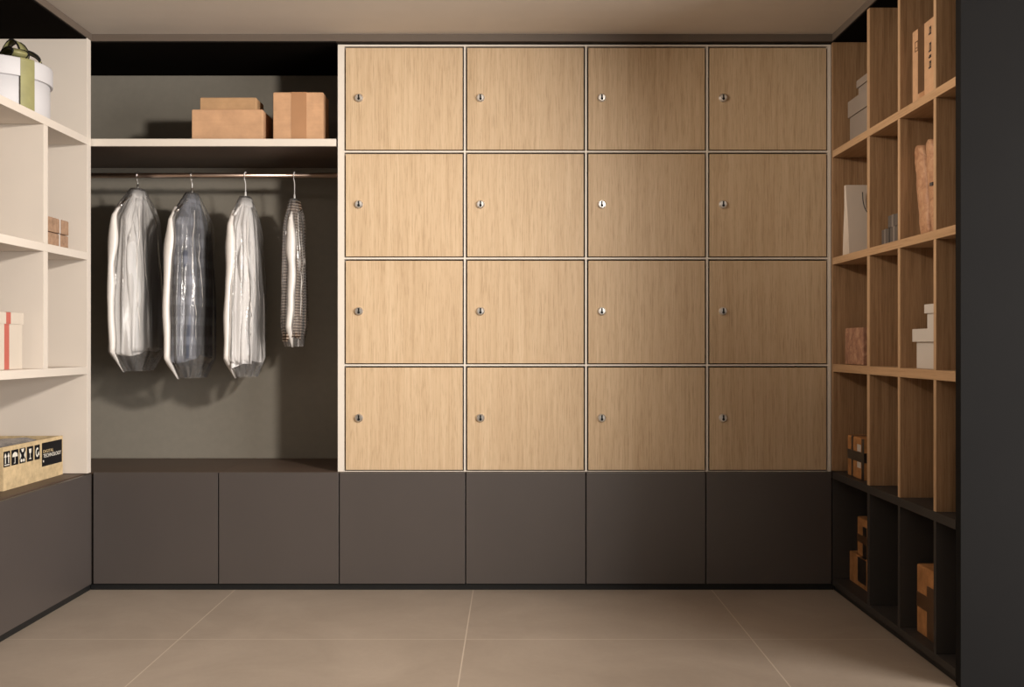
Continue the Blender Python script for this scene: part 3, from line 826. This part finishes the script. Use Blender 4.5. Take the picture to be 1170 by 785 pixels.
def make_shirt(label, hook_px, top_px, hem_px, bot_px, W, T, m_cloth, seed, rz, strip_off=0.0, sleeve=True):
    x0 = (hook_px - 585) * (5 + YR) / 1200
    t = thing('bagged_shirt', label, 'shirt', (x0, YR, ZR), 'shirts on the wardrobe rail', rz)
    dn = 5 + YR - 0.05
    zt = 1.169 + (394 - top_px) * (5 + YR) / 1200 - ZR        # top of the cover, local
    zh = 1.169 + (394 - hem_px) * dn / 1200 - ZR
    zb = 1.169 + (394 - bot_px) * dn / 1200 - ZR
    # hanger: hook over the rail, neck and shoulder bar
    bm = bmesh.new()
    pts = []
    rr = 0.0165
    for k in range(13):
        a = R(-40) + R(220) * k / 12
        pts.append((0, rr * math.cos(a), rr * math.sin(a)))
    pts += [(0, -rr, -0.018), (0, -0.004, -0.034), (0, 0, -0.046), (0, 0, zt - 0.02)]
    tube(bm, pts, 0.0026, 8)
    tube(bm, [(0, 0, zt - 0.012), (0, 0, zt + 0.030)], [0.0062, 0.0042], 10)
    w2 = W * 0.86
    sh = [(0, -w2 + 2 * w2 * k / 16, zt - 0.020 - 0.085 * abs(-1 + 2 * k / 16) ** 1.4) for k in range(17)]
    tube(bm, sh, 0.006, 8)
    obj('hanger', bm, [M['hangerwhite'] if seed > 2 else M['steel']], t)
    # shirt body
    def section(W_, T_, z, n, amp, fz, grow=0.0, grooves=()):
        ring = []
        for k in range(n):
            a = 2 * PI * k / n
            c, s = math.cos(a), math.sin(a)
            px_ = (T_ + grow) * sgnpow(c, 0.85); py_ = (W_ + grow) * sgnpow(s, 0.8)
            w = amp * (math.sin(7 * a + 2.1 * seed + 2.5 * fz) + 0.8 * math.sin(13 * a + 1.3 * seed - 3 * fz)
                       + 1.2 * noise.noise(Vector((c * 2.2 + seed, s * 2.2, z * 2.0))))
            for g0_, ga, gw in grooves:
                dd = (a - g0_ - 0.06 * math.sin(5 * fz + g0_ * 3) + PI) % (2 * PI) - PI
                w -= ga * math.exp(-(dd / gw) ** 2)
            nrm = Vector((c / max(T_, 1e-3), s / max(W_, 1e-3), 0)).normalized()
            ring.append(Vector((px_, py_, z)) + nrm * w)
        return ring
    def skin(rings, name, m, parent, close_top=True, close_bot=False):
        bm = bmesh.new(); vr = [[bm.verts.new(p) for p in r] for r in rings]
        n = len(rings[0])
        for i in range(len(vr) - 1):
            for k in range(n):
                bm.faces.new((vr[i][k], vr[i][(k + 1) % n], vr[i + 1][(k + 1) % n], vr[i + 1][k])).smooth = True
        if close_top: bm.faces.new(vr[-1])
        if close_bot: bm.faces.new(vr[0])
        return obj(name, bm, m, parent)
    L = zt - zh
    rings = []
    N = 46
    for i in range(N + 1):
        f = i / N                                   # 0 hem .. 1 collar
        z = zh + (L - 0.012) * f
        d = zt - z
        shw = 0.055 + (W * 0.93 - 0.055) * min(1, (max(d - 0.012, 0) / 0.15)) ** 0.95
        wW = shw * (0.80 + 0.20 * min(1, d / 0.55))
        tT = T * (0.52 + 0.48 * min(1, d / 0.50)) * min(1, 0.5 + d / 0.16)
        am = 0.0090 * min(1, d / 0.2) * (0.6 + 0.6 * (1 - f))
        q = min(1, d / 0.25) * T / 0.06
        rg = section(wW, tT, z, 120, am, f * 1.2, 0.0, ((-0.10, 0.026 * q, 0.085), (0.33, 0.014 * q, 0.07), (0.75, 0.016 * q, 0.09), (-0.75, 0.010 * q, 0.06)))
        if f < 0.2:                                  # the hem hangs unevenly
            for p in rg: p.z += (0.012 * math.sin(2.3 * math.atan2(p.y / wW, p.x / tT) + seed) + 0.02 * (p.y > -0.1 * W)) * (1 - f / 0.2)
        rings.append(rg)
    sh_ = skin(rings, 'shirt', m_cloth, t)
    # collar
    bm = bmesh.new()
    n = 24
    lo, hi, li = [], [], []
    for k in range(n):
        a = 2 * PI * k / n
        lo.append(bm.verts.new((0.040 * math.cos(a) * 0.9, 0.068 * math.sin(a), zt - 0.050 - 0.016 * (math.sin(a) < -0.5))))
        hi.append(bm.verts.new((0.030 * math.cos(a), 0.052 * math.sin(a), zt - 0.006)))
        li.append(bm.verts.new((0.022 * math.cos(a), 0.042 * math.sin(a), zt - 0.030)))
    for k in range(n):
        q = (k + 1) % n
        bm.faces.new((lo[k], lo[q], hi[q], hi[k])).smooth = True; bm.faces.new((hi[k], hi[q], li[q], li[k])).smooth = True
    obj('collar', bm, m_cloth, sh_)
    # sleeves, folded down each shoulder
    if sleeve:
        for s in (-1, 1):
            bm = bmesh.new(); pv = None; n = 20
            for k in range(31):
                f = k / 30
                z = zt - 0.050 - f * (L - 0.050 - 0.012)
                d = zt - z
                y = -W * (0.22 + 0.34 * min(1, f * 3.0)) + 0.005 * math.sin(8 * f + seed)
                xc = s * T * (0.52 + 0.48 * min(1, d / 0.50)) * 0.72
                hy = W * (0.10 + 0.22 * min(1, f * 3.0)) * (1 - 0.10 * f)
                hx = 0.40 * T * (0.5 + 0.5 * min(1, f * 3))
                row = []
                for q in range(n):
                    a = 2 * PI * q / n
                    wob = 1 + 0.16 * math.sin(3 * a + 11 * f + seed) + 0.10 * math.sin(5 * a - 17 * f)
                    row.append(bm.verts.new((xc + hx * wob * math.cos(a), y + hy * (1 + 0.06 * math.sin(14 * f + seed)) * math.sin(a), z)))
                if pv:
                    for q in range(n): bm.faces.new((pv[q], row[q], row[(q + 1) % n], pv[(q + 1) % n])).smooth = True
                else: bm.faces.new(row)
                pv = row
            bm.faces.new(pv)
            obj('sleeve', bm, m_cloth, sh_)
    # clear cover: follows the shirt a finger away, cut to a point at the bottom, with raised creases
    rings = []
    Lc = zt - zb; NC = 64
    for i in range(NC + 1):
        f = i / NC
        z = zb + (Lc + 0.004) * f
        d = zt + 0.004 - z; e = z - zb
        shw = 0.050 + (W * 1.06 - 0.050) * min(1, (max(d, 0) / 0.15)) ** 0.88
        wW = shw * (0.80 + 0.20 * min(1, max(d, 0) / 0.55)) * (0.46 + 0.54 * min(1, e / 0.095))
        tT = (T * (0.52 + 0.48 * min(1, max(d, 0) / 0.50)) * 1.03 + 0.008) * min(1, 0.48 + d / 0.16) * (0.62 + 0.38 * min(1, e / 0.10))
        ring = section(wW, tT, z, 160, 0.006 * min(1, d / 0.12), f, 0.008)
        for ridge, (ang, amp) in enumerate(((-0.62, 0.011), (-0.18, 0.008), (0.35, 0.006), (2.6, 0.008))):
            ca = ang + 0.10 * noise.noise(Vector((z * 6, seed, ridge))) + 0.05 * math.sin(9 * z + ridge)
            for k in range(160):
                a = 2 * PI * k / 160
                da = (a - ca + PI) % (2 * PI) - PI
                g = math.exp(-(da / 0.050) ** 2) * amp * min(1, d / 0.25) * min(1, e / 0.1)
                p = ring[k]; q = Vector((p.x / max(tT, 0.01) ** 1, p.y / max(wW, 0.01), 0)).normalized()
                ring[k] = p + Vector((math.cos(a), math.sin(a) * 0.6, 0)) * g
        rings.append(ring)
    cv = skin(rings, 'cover', M['plastic'], t, True, False)
    cv['label'] = 'clear glossy plastic garment cover'
    # highlights painted as white strips along film creases, down the room-facing side
    for fo, (yk, f0_, f1_) in enumerate(((-0.62, 0.10, 0.80), (-0.30, 0.22, 0.62))):
        bm = bmesh.new(); pts, rad = [], []
        for k in range(41):
            f = k / 40
            z = zt - Lc * (f0_ + (f1_ - f0_) * f); d = zt - z
            yy = W * yk * (0.70 + 0.30 * min(1, d / 0.4)) + 0.012 * noise.noise(Vector((f * 7, seed * 2, fo))) + 0.010 * math.sin(6 * f + fo + seed)
            tt = T * (0.52 + 0.48 * min(1, d / 0.50)) * 1.03 + 0.017
            wl = W * (0.80 + 0.20 * min(1, d / 0.55)) + 0.008
            xx = tt * max(0.05, 1 - (abs(yy) / wl) ** 2.4) ** 0.42
            pts.append((xx + 0.001, yy, z)); rad.append(0.0030 * (0.35 + 0.65 * math.sin(PI * f) ** 0.5) * (0.55 + 0.45 * abs(math.sin(15 * f + seed))) * (1 if fo == 0 else 0.6))
        tube(bm, pts, rad, 8)
        obj('crease_highlight', bm, M['seam'], cv)
    # white welded edge of the cover, nearest the room
    bm = bmesh.new(); pv = None
    n = 50
    for i in range(n + 1):
        f = i / n
        z = zb - 0.004 + (Lc - 0.075) * f
        d = zt - z; e = z - zb
        shw = 0.050 + (W * 1.06 - 0.050) * min(1, (max(d, 0) / 0.15)) ** 0.88
        y = -(shw * (0.80 + 0.20 * min(1, max(d, 0) / 0.55)) * (0.46 + 0.54 * min(1, e / 0.095))) - 0.010
        wv = 0.006 * math.sin(6.5 * f + seed) + 0.007 * noise.noise(Vector((f * 5, seed * 3, 1)))
        hw = (0.011 + 0.010 * math.sin(PI * min(1, f * 1.05)) ** 0.5) * (1.0 if f > 0.08 else 0.25 + 0.75 * f / 0.08) + 0.004 * noise.noise(Vector((f * 7, seed, 9)))
        bul = 0.010 * math.exp(-((f - 0.78) / 0.13) ** 2)
        hw += bul
        cx = strip_off + wv - 0.004
        row = []
        for q, (ox, oy) in enumerate(((-1, 0.016), (-0.55, -0.002), (0.0, -0.006), (0.55, -0.002), (1, 0.016), (0.5, 0.012), (-0.5, 0.012))):
            row.append(bm.verts.new((cx + ox * hw, y + oy - bul * 0.5, z)))
        if pv:
            for q in range(7): bm.faces.new((pv[q], row[q], row[(q + 1) % 7], pv[(q + 1) % 7])).smooth = True
        else: bm.faces.new(row)
        pv = row
    bm.faces.new(pv)
    obj('cover_edge', bm, M['seam'], cv)
    return t

make_shirt('pale grey shirt in clear plastic cover, leftmost on the wardrobe rail', 157.5, 217, 404, 424, 0.215, 0.062, M['cloth_grey'], 1.0, R(-6), -0.022)
make_shirt('blue-grey plaid shirt in clear plastic cover with white edge', 219.5, 222, 412, 432, 0.205, 0.058, M['cloth_plaid'], 2.0, R(-6), -0.030)
make_shirt('white shirt in clear plastic cover hanging right of the blue-grey shirt', 280.5, 226, 418, 431, 0.190, 0.050, M['cloth_white'], 3.0, R(-4), -0.016)
make_shirt('brown finely striped knit top in plastic cover, shortest on the rail', 336.5, 229, 388, 396, 0.112, 0.036, M['cloth_stripe'], 4.0, R(-2), 0.012)

# ------------------------------------------------------------------ camera
cam = bpy.data.cameras.new('camera'); co = bpy.data.objects.new('camera', cam); COL.objects.link(co)
co.location = (0, -5, 1.169); co.rotation_euler = (R(90), 0, 0)
cam.sensor_width = 36; cam.lens = 1200 / 1170 * 36; cam.shift_y = 1.5 / 1170
cam.clip_end = 60
SC.camera = co

# ------------------------------------------------------------------ light
def area(name, loc, target, sx, sy, power, col):
    l = bpy.data.lights.new(name, 'AREA'); l.shape = 'RECTANGLE'; l.size = sx; l.size_y = sy; l.energy = power; l.color = col
    o = bpy.data.objects.new(name, l); COL.objects.link(o); o.location = loc
    o.rotation_euler = (Vector(target) - Vector(loc)).to_track_quat('-Z', 'Y').to_euler()
    return o
def spot(name, loc, target, power, cone, blend, radius, col):
    l = bpy.data.lights.new(name, 'SPOT'); l.energy = power; l.spot_size = R(cone); l.spot_blend = blend
    l.shadow_soft_size = radius; l.color = col
    o = bpy.data.objects.new(name, l); COL.objects.link(o); o.location = loc
    o.rotation_euler = (Vector(target) - Vector(loc)).to_track_quat('-Z', 'Y').to_euler()
    return o
spot('unseen_spot', (1.45, -3.2, 2.42), (-2.35, 0.0, 1.0), 640, 82, 1.0, 0.14, (1.0, 0.935, 0.86))  # unseen key spot, placed for the shadow edge in the wardrobe
spot('unseen_spot', (-1.3, -1.7, 2.5), (1.6, -0.85, 2.15), 200, 58, 1.0, 0.15, (1.0, 0.90, 0.78))  # unseen spot added to brighten the oak shelves
area('side_fill', (4.4, -4.0, 1.35), (-1.6, -0.6, 1.0), 2.4, 1.9, 300, (1.0, 0.965, 0.93))  # unseen area fill added to brighten the faces on the left
area('overhead_fill', (-0.9, -2.8, 2.60), (-0.9, -2.8, 0), 1.4, 1.0, 14, (1.0, 0.94, 0.87))  # unseen overhead fill added for the floor and general level

w = bpy.data.worlds.new('world'); SC.world = w; w.use_nodes = True
bg = w.node_tree.nodes['Background']; bg.inputs[0].default_value = (1.0, 0.95, 0.9, 1); bg.inputs[1].default_value = 0.10

SC.view_settings.view_transform = 'Standard'; SC.view_settings.look = 'None'
SC.view_settings.exposure = 0.0; SC.view_settings.gamma = 1.0; SC.view_settings.use_curve_mapping = False
SC.cycles.max_bounces = 8; SC.cycles.transparent_max_bounces = 16; SC.cycles.use_denoising = True
